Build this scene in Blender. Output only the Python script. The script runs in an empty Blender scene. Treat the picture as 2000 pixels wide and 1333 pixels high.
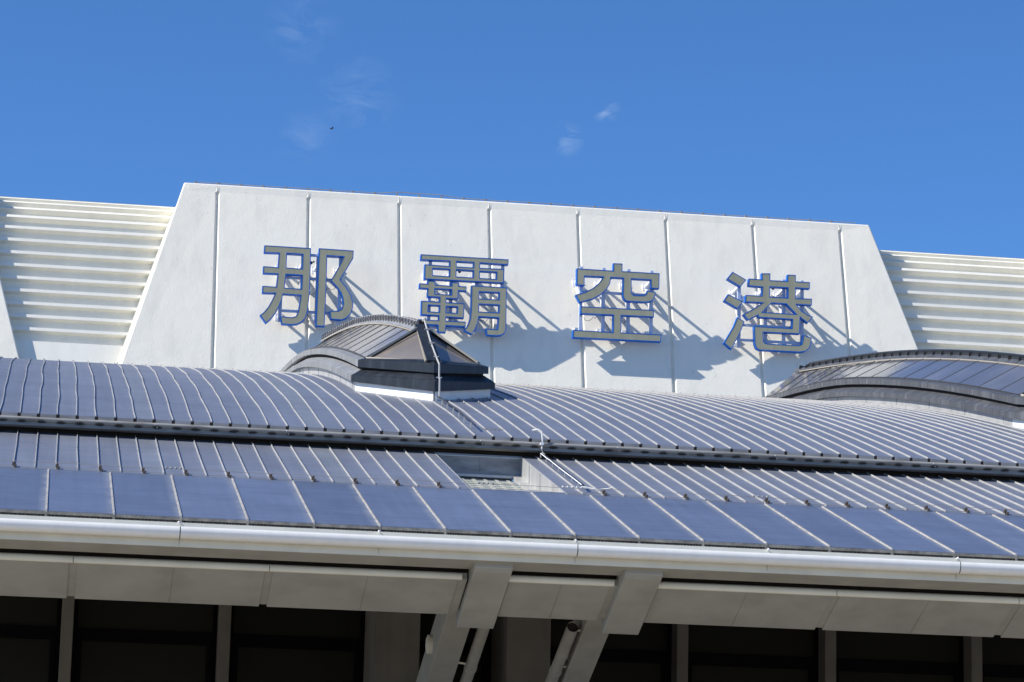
import bpy, math, random
from mathutils import Vector, Matrix
from mathutils.geometry import tessellate_polygon
random.seed(7)
S = bpy.context.scene
COL = S.collection
rad = math.radians

# ---------------------------------------------------------------- camera
# world: X along the facade, Y into the building, Z up; the camera stands at the origin, 1.6 m above ground
cam = bpy.data.cameras.new("camera")
cam.sensor_width = 36.0
cam.lens = 5980.87 / 2000 * 36.0
cam.clip_start = 0.5
cam.clip_end = 20000
camo = bpy.data.objects.new("camera", cam)
COL.objects.link(camo)
YAW, PIT, ROL = rad(8.69397), rad(12.05822), rad(1.34296)
fw = Vector((math.sin(YAW)*math.cos(PIT), math.cos(YAW)*math.cos(PIT), math.sin(PIT)))
rt = Vector((math.cos(YAW), -math.sin(YAW), 0))
up = rt.cross(fw)
R = math.cos(ROL)*rt + math.sin(ROL)*up
U = -math.sin(ROL)*rt + math.cos(ROL)*up
camo.matrix_world = Matrix(((R.x, U.x, -fw.x, 0), (R.y, U.y, -fw.y, 0), (R.z, U.z, -fw.z, 0), (0, 0, 0, 1)))
S.camera = camo

# ---------------------------------------------------------------- world, sun, exposure
SUN_AZ, SUN_EL = rad(80.0), rad(39.5)      # azimuth in which the light travels, from +Y towards +X
travel = Vector((math.sin(SUN_AZ)*math.cos(SUN_EL), math.cos(SUN_AZ)*math.cos(SUN_EL), -math.sin(SUN_EL)))
W = bpy.data.worlds.new("World")
S.world = W
W.use_nodes = True
nt = W.node_tree
nt.nodes.clear()
N = nt.nodes.new
lk = nt.links.new
out = N("ShaderNodeOutputWorld")
bg = N("ShaderNodeBackground")
sky = N("ShaderNodeTexSky")
sky.sky_type = 'NISHITA'
sky.sun_disc = False
sky.sun_elevation = SUN_EL
sky.sun_rotation = math.atan2(-travel.x, -travel.y)
sky.altitude = 0
sky.air_density = 0.7
sky.dust_density = 0.0
sky.ozone_density = 9.0
bg.inputs[1].default_value = 0.105
# thin wisps of cloud at fixed directions of the sky
geo = N("ShaderNodeTexCoord")
noise = N("ShaderNodeTexNoise")
noise.inputs['Scale'].default_value = 60
noise.inputs['Detail'].default_value = 7
noise.inputs['Roughness'].default_value = 0.6
noise.inputs['Distortion'].default_value = 1.2
mapn = N("ShaderNodeMapping")
mapn.inputs['Scale'].default_value = (1.0, 1.0, 1.9)
mapn.inputs['Rotation'].default_value = (0, rad(25), 0)
lk(geo.outputs['Generated'], mapn.inputs[0])
lk(mapn.outputs[0], noise.inputs['Vector'])
rampn = N("ShaderNodeValToRGB")
rampn.color_ramp.elements[0].position = 0.44
rampn.color_ramp.elements[1].position = 0.72
lk(noise.outputs['Fac'], rampn.inputs[0])
acc = None
CLOUDS = [((0.1732, 0.9436, 0.2823), 0.0060, 0.18), ((0.1617, 0.9483, 0.2732), 0.0070, 0.16),
          ((0.0935, 0.9539, 0.2852), 0.017, 0.06), ((0.0740, 0.9495, 0.3050), 0.015, 0.065),
          ((0.0778, 0.9594, 0.2710), 0.013, 0.05)]
for d, rr, amt in CLOUDS:
    vd = N("ShaderNodeVectorMath"); vd.operation = 'DISTANCE'
    lk(geo.outputs['Generated'], vd.inputs[0])
    v = Vector(d).normalized()
    vd.inputs[1].default_value = v
    mr = N("ShaderNodeMapRange"); mr.interpolation_type = 'SMOOTHSTEP'
    mr.inputs[1].default_value = 0.0; mr.inputs[2].default_value = rr
    mr.inputs[3].default_value = amt; mr.inputs[4].default_value = 0.0
    lk(vd.outputs['Value'], mr.inputs[0])
    if acc is None:
        acc = mr.outputs[0]
    else:
        ad = N("ShaderNodeMath"); ad.operation = 'MAXIMUM'
        lk(acc, ad.inputs[0]); lk(mr.outputs[0], ad.inputs[1]); acc = ad.outputs[0]
mul = N("ShaderNodeMath"); mul.operation = 'MULTIPLY'
lk(acc, mul.inputs[0]); lk(rampn.outputs[0], mul.inputs[1])
mixc = N("ShaderNodeMix"); mixc.data_type = 'RGBA'
lk(mul.outputs[0], mixc.inputs[0])
gm = N("ShaderNodeHueSaturation")
gm.inputs['Saturation'].default_value = 1.07
gm.inputs['Value'].default_value = 0.98
lk(sky.outputs[0], gm.inputs['Color'])
lk(gm.outputs[0], mixc.inputs[6])
mixc.inputs[7].default_value = (7.5, 8.0, 8.6, 1)
lk(mixc.outputs[2], bg.inputs[0])
lk(bg.outputs[0], out.inputs[0])

sun = bpy.data.lights.new("sun", 'SUN')
sun.energy = 4.0
sun.angle = rad(0.5)
sun.color = (1.0, 0.95, 0.86)
suno = bpy.data.objects.new("sun", sun)
suno.rotation_mode = 'QUATERNION'
suno.rotation_quaternion = travel.to_track_quat('-Z', 'Y')
suno.location = (-60, -20, 80)
COL.objects.link(suno)

S.view_settings.view_transform = 'Standard'
S.view_settings.look = 'None'
S.view_settings.gamma = 1
S.view_settings.use_curve_mapping = False
S.view_settings.exposure = 0.72

# ---------------------------------------------------------------- materials
def mat(name, col, rough=0.6, metal=0.0, spec=0.5):
    m = bpy.data.materials.new(name)
    m.use_nodes = True
    b = m.node_tree.nodes['Principled BSDF']
    b.inputs['Base Color'].default_value = (*col, 1)
    b.inputs['Roughness'].default_value = rough
    b.inputs['Metallic'].default_value = metal
    b.inputs['Specular IOR Level'].default_value = spec
    return m

def tex(m, kind='pos', scale=(1, 1, 1), nscale=1.0, detail=6, rough=0.55):
    """noise texture in object space; returns (nodes, links, fac socket)"""
    t = m.node_tree
    c = t.nodes.new("ShaderNodeNewGeometry")
    mp = t.nodes.new("ShaderNodeMapping")
    mp.inputs['Scale'].default_value = scale
    t.links.new(c.outputs['Position'], mp.inputs[0])
    n = t.nodes.new("ShaderNodeTexNoise")
    n.inputs['Scale'].default_value = nscale
    n.inputs['Detail'].default_value = detail
    n.inputs['Roughness'].default_value = rough
    t.links.new(mp.outputs[0], n.inputs['Vector'])
    return n.outputs['Fac']

def ramp(m, fac, stops):
    t = m.node_tree
    r = t.nodes.new("ShaderNodeValToRGB")
    e = r.color_ramp.elements
    e[0].position, e[0].color = stops[0][0], (*stops[0][1], 1)
    e[1].position, e[1].color = stops[-1][0], (*stops[-1][1], 1)
    for p, c in stops[1:-1]:
        x = e.new(p); x.color = (*c, 1)
    t.links.new(fac, r.inputs[0])
    return r.outputs[0]

def mixm(m, a, b, fac=1.0, mode='MULTIPLY'):
    t = m.node_tree
    x = t.nodes.new("ShaderNodeMix"); x.data_type = 'RGBA'; x.blend_type = mode
    if hasattr(fac, 'links') or isinstance(fac, bpy.types.NodeSocket):
        t.links.new(fac, x.inputs[0])
    else:
        x.inputs[0].default_value = fac
    for i, v in ((6, a), (7, b)):
        if isinstance(v, bpy.types.NodeSocket): t.links.new(v, x.inputs[i])
        else: x.inputs[i].default_value = (*v, 1)
    return x.outputs[2]

def setcol(m, s):
    m.node_tree.links.new(s, m.node_tree.nodes['Principled BSDF'].inputs['Base Color'])

def bump(m, fac, strength, dist):
    t = m.node_tree
    b = t.nodes.new("ShaderNodeBump")
    b.inputs['Strength'].default_value = strength
    b.inputs['Distance'].default_value = dist
    t.links.new(fac, b.inputs['Height'])
    p = t.nodes['Principled BSDF']
    if p.inputs['Normal'].is_linked:
        t.links.new(p.inputs['Normal'].links[0].from_socket, b.inputs['Normal'])
    t.links.new(b.outputs[0], p.inputs['Normal'])

def g(v): return (v, v, v)

def grime(m, base, lo=0.86, streak=0.93, s1=0.35, s2=(1.6, 1.6, 0.12)):
    c = mixm(m, base, ramp(m, tex(m, nscale=s1), [(0.3, g(lo)), (0.65, g(1.0))]))
    c = mixm(m, c, ramp(m, tex(m, scale=s2, nscale=1.0), [(0.35, g(streak)), (0.6, g(1.0))]))
    setcol(m, c)

M = {}
m = M['stucco'] = mat('white_stucco', (.865, .82, .70), .85, spec=.2)
c = mixm(m, (.865, .82, .70), ramp(m, tex(m, nscale=.55, detail=8), [(.30, g(.975)), (.6, g(1.0))]))
c = mixm(m, c, ramp(m, tex(m, scale=(1.3, 1.3, .10), nscale=1.1, detail=7), [(.34, (.94, .94, .945)), (.50, g(1.0))]))
c = mixm(m, c, ramp(m, tex(m, scale=(2.2, 2.2, 1.0), nscale=2.1, detail=3), [(.24, (.80, .80, .80)), (.30, g(1.0))]))
setcol(m, c)
bump(m, tex(m, nscale=14, detail=4, rough=.7), .42, .03)
bump(m, tex(m, nscale=1.1, detail=3), .16, .10)

m = M['cream'] = mat('cream_paint', (.87, .84, .735), .6, spec=.3)
grime(m, (.87, .84, .735), .93, .95)
bump(m, tex(m, nscale=12, detail=4), .15, .02)

m = M['beige'] = mat('beige_painted_metal', (.78, .76, .66), .6, spec=.35)
grime(m, (.78, .76, .66), .88, .94, .7)
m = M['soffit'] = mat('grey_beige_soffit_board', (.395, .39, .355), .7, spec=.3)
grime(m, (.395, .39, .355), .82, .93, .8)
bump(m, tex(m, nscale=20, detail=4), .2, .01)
m = M['white'] = mat('white_enamel', (.87, .86, .82), .42, spec=.5)
grime(m, (.87, .86, .82), .95, .955, 1.2, (5, 5, .3))
M['whitemetal'] = mat('white_painted_steel', (.80, .81, .83), .45)
M['conduit'] = mat('grey_conduit', (.42, .42, .41), .5)
M['colm'] = mat('shaded_column_concrete', (.205, .195, .17), .8, spec=.2)  # base darkened to stand for the deep shade under the canopy
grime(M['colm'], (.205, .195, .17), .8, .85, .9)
M['bluetube'] = mat('pale_blue_grey_steel', (.52, .57, .68), .5)
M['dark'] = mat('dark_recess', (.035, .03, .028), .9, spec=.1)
M['darkmesh'] = mat('dark_mesh', (.20, .20, .20), .8)
m = M['lead'] = mat('weathered_lead_grey_flashing', (.27, .275, .28), .5, .35)
c = mixm(m, (.27, .275, .28), ramp(m, tex(m, scale=(3, 3, .5), nscale=1.2, detail=8), [(.3, (.62, .62, .64)), (.5, g(.95)), (.7, (1.5, 1.5, 1.5))]))
setcol(m, c)
m = M['slate'] = mat('dark_blue_grey_flashing', (.016, .020, .026), .40, 0, .28)
c = mixm(m, (.016, .020, .026), ramp(m, tex(m, scale=(3, 3, .4), nscale=1.3, detail=8), [(.3, g(.7)), (.52, g(1.0)), (.72, (2.1, 2.0, 1.9))]))
setcol(m, c)
m = M['slateR'] = mat('grey_slate_flashing', (.075, .08, .09), .42, .1, .35)
c = mixm(m, (.075, .08, .09), ramp(m, tex(m, scale=(3, 3, .4), nscale=1.3, detail=8), [(.3, g(.7)), (.52, g(1.0)), (.72, (1.9, 1.85, 1.8))]))
setcol(m, c)
m = M['drip'] = mat('dusty_drip_plate', (.34, .325, .29), .6, .1)
grime(m, (.34, .325, .29), .5, .6, 1.6, (5, 5, 5))
m = M['gutter'] = mat('stained_grey_gutter', (.30, .295, .285), .5, .1)
c = mixm(m, (.30, .30, .31), ramp(m, tex(m, scale=(.8, 2, 3), nscale=1.5), [(.3, (.6, .58, .55)), (.6, g(1.05))]))
setcol(m, c)
m = M['gutterS'] = m.copy() if False else mat('stained_upper_gutter', (.27, .265, .25), .55, .0)
c = mixm(m, (.27, .265, .25), ramp(m, tex(m, scale=(.8, 2, 3), nscale=1.5), [(.3, (.6, .58, .55)), (.6, g(1.05))]))
t = m.node_tree
def mth(op, a, b=None):
    n_ = t.nodes.new("ShaderNodeMath"); n_.operation = op
    for i_, v_ in enumerate((a, b)):
        if v_ is None: continue
        if isinstance(v_, bpy.types.NodeSocket): t.links.new(v_, n_.inputs[i_])
        else: n_.inputs[i_].default_value = v_
    return n_.outputs[0]
ge = t.nodes.new("ShaderNodeNewGeometry"); sx = t.nodes.new("ShaderNodeSeparateXYZ"); t.links.new(ge.outputs['Position'], sx.inputs[0])
fx = mth('ABSOLUTE', mth('SUBTRACT', mth('FRACT', mth('DIVIDE', mth('ADD', sx.outputs[0], .885+.19), .567)), .5))
fx = mth('MULTIPLY', fx, .567)                                   # metres from the stain's middle
fz_ = mth('MULTIPLY', mth('ABSOLUTE', mth('SUBTRACT', sx.outputs[2], 16.215)), 3.2)
dd = mth('SQRT', mth('ADD', mth('MULTIPLY', fx, fx), mth('MULTIPLY', fz_, fz_)))
dd = mth('ADD', dd, mth('MULTIPLY', mth('SUBTRACT', tex(m, nscale=7, detail=4), .5), .16))
mk_ = t.nodes.new("ShaderNodeMapRange"); mk_.inputs[1].default_value = .10; mk_.inputs[2].default_value = .17
mk_.inputs[3].default_value = .92; mk_.inputs[4].default_value = 0.0
t.links.new(dd, mk_.inputs[0])
setcol(m, mixm(m, c, (.03, .026, .022), mk_.outputs[0], 'MIX'))
M['zinc'] = mat('zinc_sheet', (.54, .54, .53), .4, .3)
grime(M['zinc'], (.54, .54, .53), .85, .8, .8, (3, 3, .3))
M['ribbed'] = mat('translucent_grey_decking', (.40, .41, .37), .5)
m = M['blue'] = mat('royal_blue_enamel', (.001, .125, .52), .5, spec=.2)
m = M['face'] = mat('warm_grey_letter_face', (.46, .435, .30), .6, spec=.2)
grime(m, (.46, .435, .30), .9, .9, 1.0, (4, 4, .5))
M['cable'] = mat('grey_cable', (.30, .28, .27), .6)
M['whitecable'] = mat('white_conduit', (.66, .65, .62), .5)
M['bronze'] = mat('brown_clamp_metal', (.10, .075, .055), .6, .2)
M['black'] = mat('black_window_frame', (.002, .0022, .004), .6, spec=.08)
M['pane'] = mat('dark_tinted_glass', (.016, .016, .013), .3, spec=.15)
m = M['glassL'] = mat('smoky_wired_glass', (.18, .16, .145), .12, spec=.35)
c = mixm(m, (.18, .16, .145), ramp(m, tex(m, nscale=.45, detail=5), [(.3, g(.75)), (.55, g(1.0)), (.72, (1.35, 1.33, 1.3))]))
setcol(m, c)
m = M['glassR'] = mat('dark_wired_glass', (.115, .115, .125), .08, spec=.6)
c = mixm(m, (.115, .115, .125), ramp(m, tex(m, nscale=.35, detail=5), [(.3, g(.8)), (.55, g(1.0)), (.75, (1.5, 1.45, 1.4))]))
setcol(m, c)
M['bar'] = mat('pale_glazing_bar', (.42, .38, .31), .45, .2)
M['bardark'] = mat('dark_glazing_bar', (.03, .03, .035), .5)
M['birdm'] = mat('dark_feathers', (.02, .02, .025), .8)
M['beak'] = mat('pale_belly_feathers', (.25, .22, .2), .8)

def roofmat(name, base, x0, pitch, metal, rough, tint):
    m = mat(name, base, rough, metal, .5)
    t = m.node_tree
    ge = t.nodes.new("ShaderNodeNewGeometry")
    sx = t.nodes.new("ShaderNodeSeparateXYZ"); t.links.new(ge.outputs['Position'], sx.inputs[0])
    a = t.nodes.new("ShaderNodeMath"); a.operation = 'SUBTRACT'; a.inputs[1].default_value = x0
    t.links.new(sx.outputs[0], a.inputs[0])
    d = t.nodes.new("ShaderNodeMath"); d.operation = 'DIVIDE'; d.inputs[1].default_value = pitch
    t.links.new(a.outputs[0], d.inputs[0])
    f = t.nodes.new("ShaderNodeMath"); f.operation = 'FLOOR'; t.links.new(d.outputs[0], f.inputs[0])
    wn = t.nodes.new("ShaderNodeTexWhiteNoise"); wn.noise_dimensions = '1D'
    t.links.new(f.outputs[0], wn.inputs['W'])
    lo, hi = tint
    c = mixm(m, base, ramp(m, wn.outputs['Value'], [(0.0, lo), (.85, g(1.0)), (1.0, hi)]))
    c = mixm(m, c, ramp(m, tex(m, nscale=.5, detail=7), [(.3, g(.86)), (.6, g(1.0)), (.8, g(1.12))]))
    c = mixm(m, c, ramp(m, tex(m, scale=(.35, 2.2, 2.2), nscale=1.6, detail=8), [(.3, g(.90)), (.6, g(1.04))]))
    c = mixm(m, c, ramp(m, tex(m, nscale=28, detail=3, rough=.8), [(.3, g(.86)), (.7, g(1.12))]))
    if pitch > 1:                       # dusty band beside each cover strip
        fr = t.nodes.new("ShaderNodeMath"); fr.operation = 'FRACT'; t.links.new(d.outputs[0], fr.inputs[0])
        mrr = t.nodes.new("ShaderNodeMapRange"); mrr.inputs[1].default_value = .86; mrr.inputs[2].default_value = .985
        t.links.new(fr.outputs[0], mrr.inputs[0])
        mm = t.nodes.new("ShaderNodeMath"); mm.operation = 'MULTIPLY'
        t.links.new(mrr.outputs[0], mm.inputs[0]); t.links.new(ramp(m, tex(m, nscale=1.7, detail=4), [(.35, g(.15)), (.65, g(.75))]), mm.inputs[1])
        c = mixm(m, c, (.42, .43, .44), mm.outputs[0], 'MIX')
    c = mixm(m, c, ramp(m, tex(m, scale=(4.5, .16, .16), nscale=1.0, detail=6), [(.34, g(.93)), (.55, g(1.0)), (.75, g(1.05))]))
    setcol(m, c)
    bump(m, tex(m, scale=(.25, 3, 3), nscale=2.2, detail=5), .12, .03)
    bump(m, tex(m, nscale=1.3, detail=2), .22, .05)
    return m
M['roofU'] = roofmat('blue_grey_roof_sheet', (.262, .285, .35), -.885, .567, .45, .42, (g(.90), (1.12, 1.12, 1.0)))
M['roofM'] = roofmat('blue_grey_lower_sheet', (.278, .302, .365), -.891, .575, .45, .42, (g(.92), (1.10, 1.10, 1.0)))
M['roofL'] = roofmat('blue_eave_panel', (.208, .25, .355), .05, 1.6414, .45, .38, (g(.84), (1.10, 1.09, 1.06)))
M['seam'] = mat('pale_grey_batten', (.46, .45, .43), .5, .2)
grime(M['seam'], (.46, .45, .43), .85, .92, 2.0)
M['cap'] = mat('silver_cover_strip', (.60, .56, .49), .45, .2)
grime(M['cap'], (.60, .56, .49), .7, .75, 2.5, (6, 6, 6))
m = M['ground'] = mat('pale_concrete_paving', (.40, .355, .285), .9, spec=.2)
grime(m, (.40, .355, .285), .85, .95, .2)

# ---------------------------------------------------------------- helpers
class MB:
    def __init__(s): s.v = []; s.f = []; s.m = []
    def quad(s, *p, mi=0):
        i = len(s.v); s.v += [tuple(q) for q in p]; s.f.append(tuple(range(i, i+len(p)))); s.m.append(mi)
    def prismx(s, prof, x0, x1, mi=0, caps=True):
        """closed (Y,Z) profile extruded along X; profile counter-clockwise seen from -X"""
        n = len(prof); i = len(s.v)
        s.v += [(x0, y, z) for y, z in prof] + [(x1, y, z) for y, z in prof]
        for k in range(n):
            j = (k+1) % n
            s.f.append((i+k, i+j, i+n+j, i+n+k)); s.m.append(mi)
        if caps:
            s.f.append(tuple(i+k for k in reversed(range(n)))); s.m.append(mi)
            s.f.append(tuple(i+n+k for k in range(n))); s.m.append(mi)
    def box(s, a, b, mi=0):
        (x0, y0, z0), (x1, y1, z1) = a, b
        s.prismx([(y0, z0), (y1, z0), (y1, z1), (y0, z1)], x0, x1, mi)
    def bar(s, p, q, w, h, mi=0, upv=(0, 0, 1)):
        """rectangular bar from p to q"""
        p, q = Vector(p), Vector(q); d = (q-p).normalized(); u = Vector(upv)
        a = d.cross(u)
        if a.length < 1e-4: a = d.cross(Vector((1, 0, 0)))
        a.normalize(); b = a.cross(d).normalized()
        a *= w/2; b *= h/2; i = len(s.v)
        for c in (p, q):
            s.v += [tuple(c-a-b), tuple(c+a-b), tuple(c+a+b), tuple(c-a+b)]
        for f in ((0, 1, 5, 4), (1, 2, 6, 5), (2, 3, 7, 6), (3, 0, 4, 7), (3, 2, 1, 0), (4, 5, 6, 7)):
            s.f.append(tuple(i+k for k in f)); s.m.append(mi)
    def tube(s, pts, r, n=8, mi=0, cap=True):
        pts = [Vector(p) for p in pts]; i = len(s.v)
        for k, p in enumerate(pts):
            d = (pts[min(k+1, len(pts)-1)] - pts[max(k-1, 0)]).normalized()
            a = d.cross(Vector((0, 0, 1)))
            if a.length < 1e-3: a = d.cross(Vector((1, 0, 0)))
            a.normalize(); b = a.cross(d).normalized()
            for q in range(n):
                t = 2*math.pi*q/n
                s.v.append(tuple(p + a*(r*math.cos(t)) + b*(r*math.sin(t))))
        for k in range(len(pts)-1):
            for q in range(n):
                w = (q+1) % n
                s.f.append((i+k*n+q, i+k*n+w, i+(k+1)*n+w, i+(k+1)*n+q)); s.m.append(mi)
        if cap:
            s.f.append(tuple(i+q for q in reversed(range(n)))); s.m.append(mi)
            e = i+(len(pts)-1)*n
            s.f.append(tuple(e+q for q in range(n))); s.m.append(mi)
    def ball(s, c, r, mi=0, n=8, sc=(1, 1, 1)):
        i = len(s.v); m_ = n//2
        for a in range(m_+1):
            th = math.pi*a/m_
            for b in range(n):
                ph = 2*math.pi*b/n
                s.v.append((c[0]+sc[0]*r*math.sin(th)*math.cos(ph), c[1]+sc[1]*r*math.sin(th)*math.sin(ph), c[2]+sc[2]*r*math.cos(th)))
        for a in range(m_):
            for b in range(n):
                w = (b+1) % n
                s.f.append((i+a*n+b, i+(a+1)*n+b, i+(a+1)*n+w, i+a*n+w)); s.m.append(mi)
    def build(s, name, mats, parent=None, smooth=False, bevel=0, seg=2, ang=35, label=None):
        me = bpy.data.meshes.new(name)
        o_ = None
        if parent is not None:
            wp = wpos(parent)
            s.v = [(x-wp[0], y-wp[1], z-wp[2]) for x, y, z in s.v]
        me.from_pydata(s.v, [], s.f)
        if not isinstance(mats, (list, tuple)): mats = [mats]
        for q in mats: me.materials.append(q)
        for p, mi in zip(me.polygons, s.m): p.material_index = mi
        me.validate(); me.update()
        if smooth:
            for p in me.polygons: p.use_smooth = True
        o = bpy.data.objects.new(name, me)
        COL.objects.link(o)
        if parent is not None: o.parent = parent
        if smooth:
            try: me.set_sharp_from_angle(angle=rad(38))
            except Exception: pass
        if bevel:
            b = o.modifiers.new("bevel", 'BEVEL'); b.width = bevel; b.segments = seg
            b.limit_method = 'ANGLE'; b.angle_limit = rad(ang)
        if label: o['label'] = label
        return o

def spread(name, mats, parent, places, build_one, **kw):
    """one mesh built at the first place, then copies of that object for the others"""
    first = None; res = []
    for q in places:
        if first is None:
            m_ = MB(); build_one(m_, Vector((0, 0, 0)))
            o = MB.build(m_, name, mats, None, **kw); first = o
        else:
            o = first.copy(); COL.objects.link(o)
        o.parent = parent; o.location = Vector(q)-wpos(parent); res.append(o)
    return res

def wpos(o):
    p = Vector((0, 0, 0))
    while o is not None: p += o.location; o = o.parent
    return p
def thing(name, label, cat, loc, group=None):
    o = bpy.data.objects.new(name, None); o.empty_display_size = .5
    COL.objects.link(o); o.location = loc
    o['label'] = label; o['category'] = cat
    if group: o['group'] = group
    return o
def sub(name, parent, loc, label=None):
    """an Empty that gathers the pieces of one part"""
    o = bpy.data.objects.new(name, None); COL.objects.link(o); o.parent = parent
    o.location = Vector(loc) - wpos(parent)
    if label: o['label'] = label
    return o

def recalc(o):
    import bmesh
    bm = bmesh.new(); bm.from_mesh(o.data)
    bmesh.ops.recalc_face_normals(bm, faces=bm.faces)
    bm.to_mesh(o.data); bm.free()

X0, X1 = -24.0, 64.0                      # extent of the facade that is built
AX = 12.8                                  # axis of the first skylight and of the pair of arms
YW0, ZW0, TL = 158.334, 41.595, math.tan(rad(15.916))
def wallY(z): return YW0 + (z-ZW0)*TL
def zr(y):                                 # barrel roof profile
    u = y-90.2
    return 16.504+.3062*u-.00170*u*u+(.0009*(u-40)**2 if u > 40 else 0)
def zm(y): return 13.50+(y-82.0)*(2.58/8.77)     # middle roof plane
def zl(y): return 11.33+(y-75.0)*math.tan(rad(17.126))   # eave roof plane

# ================================================================ ground
me = MB(); me.quad((-3000, -3000, -1.6), (3000, -3000, -1.6), (3000, 3000, -1.6), (-3000, 3000, -1.6))
go = me.build('ground', M['ground']); go['kind'] = 'structure'

# ================================================================ the terminal building
T = thing('terminal_building', 'white and blue-grey airport terminal with ribbed metal roofs, leaning white parapet walls and deep eaves', 'building', (AX, 95, -1.6))

def roof_sheet(name, mat_, fz, ys, xa, xb, th, parent=T, label=None):
    m = MB()
    up_ = [(y, fz(y)) for y in ys]
    lo_ = [(y, fz(y)-th) for y in reversed(ys)]
    m.prismx(up_+lo_, xa, xb)
    o = m.build(name, mat_, parent, label=label); recalc(o); return o

def seams(m, xs, ys, fz, w, h, jit=.022, skip=None, laps=()):
    """upright battens that follow the roof profile, each with the slight waver of real sheet metal"""
    for x in xs:
        nod = [(y, random.uniform(-jit, jit)) for y in ([ys[0]-1]+list(laps)+[ys[-1]+1])]
        nod2 = []
        for a, b in zip(nod, nod[1:]):
            nod2 += [a, ((a[0]+b[0])/2, (a[1]+b[1])/2+random.uniform(-jit, jit))]
        nod2.append(nod[-1])
        def off(y):
            for a, b in zip(nod2, nod2[1:]):
                if a[0] <= y <= b[0]: return a[1]+(b[1]-a[1])*(y-a[0])/(b[0]-a[0])
            return 0
        y0, y1 = ys[0], ys[-1]
        if skip:
            r = skip(x)
            if r: 
                if r[0] <= ys[0]: yy = [y for y in ys if y > r[1]]
                else: yy = [y for y in ys if y < r[0]]
            else: yy = list(ys)
        else: yy = list(ys)
        if len(yy) < 2: continue
        i = len(m.v); n = len(yy)
        for y in yy:
            xo = x+off(y); z = fz(y)
            hh = h*(1.0 if random.random() > .06 else 1.12)
            m.v += [(xo-w/2-.003, y, z-.01), (xo-w/2, y, z+hh), (xo+w/2, y, z+hh), (xo+w/2+.003, y, z-.01)]
        for k in range(n-1):
            a = i+4*k; b = a+4
            m.f += [(a, a+1, b+1, b), (a+1, a+2, b+2, b+1), (a+2, a+3, b+3, b+2)]; m.m += [1]*3
        m.f += [(i, i+3, i+2, i+1), (i+4*n-4, i+4*n-3, i+4*n-2, i+4*n-1)]; m.m += [1]*2
        for yl in laps:                                   # little lap joints along the batten
            if yy[0] < yl < yy[-1]:
                xo = x+off(yl)
                m.box((xo-w/2-.007, yl-.06, fz(yl)), (xo+w/2+.007, yl+.06, fz(yl)+h+.010), 1)

# ---------------- eave roof (lowest, big panels)
m = MB()
ys = [75.0, 76.5, 79, 81.9, 82.35]
m.prismx([(y, zl(y)) for y in ys]+[(y, zl(y)-.012) for y in reversed(ys)], X0, X1)
k0 = int((X0-.05)/1.6414); 
for k in range(k0, int((X1)/1.6414)+1):
    x = .05+k*1.6414
    m.prismx([(75.0-.015, zl(75)-.03), (82.0, zl(82.0)-.01), (82.0, zl(82.0)+.028), (75.0-.015, zl(75)+.028)], x-.022, x+.022, 1)
o = m.build('eave_roof', [M['roofL'], M['cap']], T, label='smooth blue eave roof of wide panels between silver strips'); recalc(o)
EAVE = o
m = MB()                                   # drip edge, perforated vent strip and its ledge
for k in range(k0, int((X1)/1.6414)+1):
    x = .05+k*1.6414
    m.box((x+.012, 74.99, zl(75)-.09), (x+1.6414-.012, 75.03, zl(75)-.013), 0)
    m.box((x-.03, 74.985, zl(75)-.20), (x+.03, 75.02, zl(75)-.03), 0)
    q = x+.05
    while q < x+1.6:                       # teeth of the bird mesh
        m.box((q, 75.035, zl(75)-.17-random.uniform(0, .02)), (q+.018, 75.05, zl(75)-.10), 1); q += random.uniform(.045, .09)
m.box((X0, 75.055, zl(75)-.30), (X1, 75.10, zl(75)-.07), 2)
m.box((X0, 74.86, zl(75)-.30), (X1, 75.034, zl(75)-.165), 3)
o = m.build('drip_edge', [M['drip'], M['darkmesh'], M['dark'], M['beige']], EAVE); recalc(o)

# ---------------- eave gutter: big white half-round in 9.85 m lengths
def gutter_prof(cy, cz, r, a0=-200, a1=35, n=22, t=.012):
    o_, i_ = [], []
    for k in range(n+1):
        a = rad(a0+(a1-a0)*k/n)
        o_.append((cy+r*math.cos(a), cz+r*math.sin(a)))
        i_.append((cy+(r-t)*math.cos(a), cz+(r-t)*math.sin(a)))
    return o_+i_[::-1]
gj = 13.18
GX = [gj+9.87*k for k in range(-4, 6)]
for a, b in zip(GX, GX[1:]):
    m = MB()
    m.prismx(gutter_prof(74.70, 10.925, .185, -212, 20), a+.012, b-.012)
    o = m.build('eave_gutter', M['white'], T, smooth=True); recalc(o)
spread('gutter_joint', M['dark'], T, [(a, 74.70, 10.925) for a in GX], lambda m, o: m.prismx(gutter_prof(0, 0, .178, -212, 20), -.03, .03), smooth=True)
def hook(m, o):
    m.bar((-.05, -.08, .20), (.03, .30, .24), .03, .03); m.ball((-.04, -.08, .21), .03)
spread('gutter_hook', M['whitemetal'], T, [(q, 74.70, 10.925) for a in GX for q in (a, a+4.93)], hook)

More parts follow.
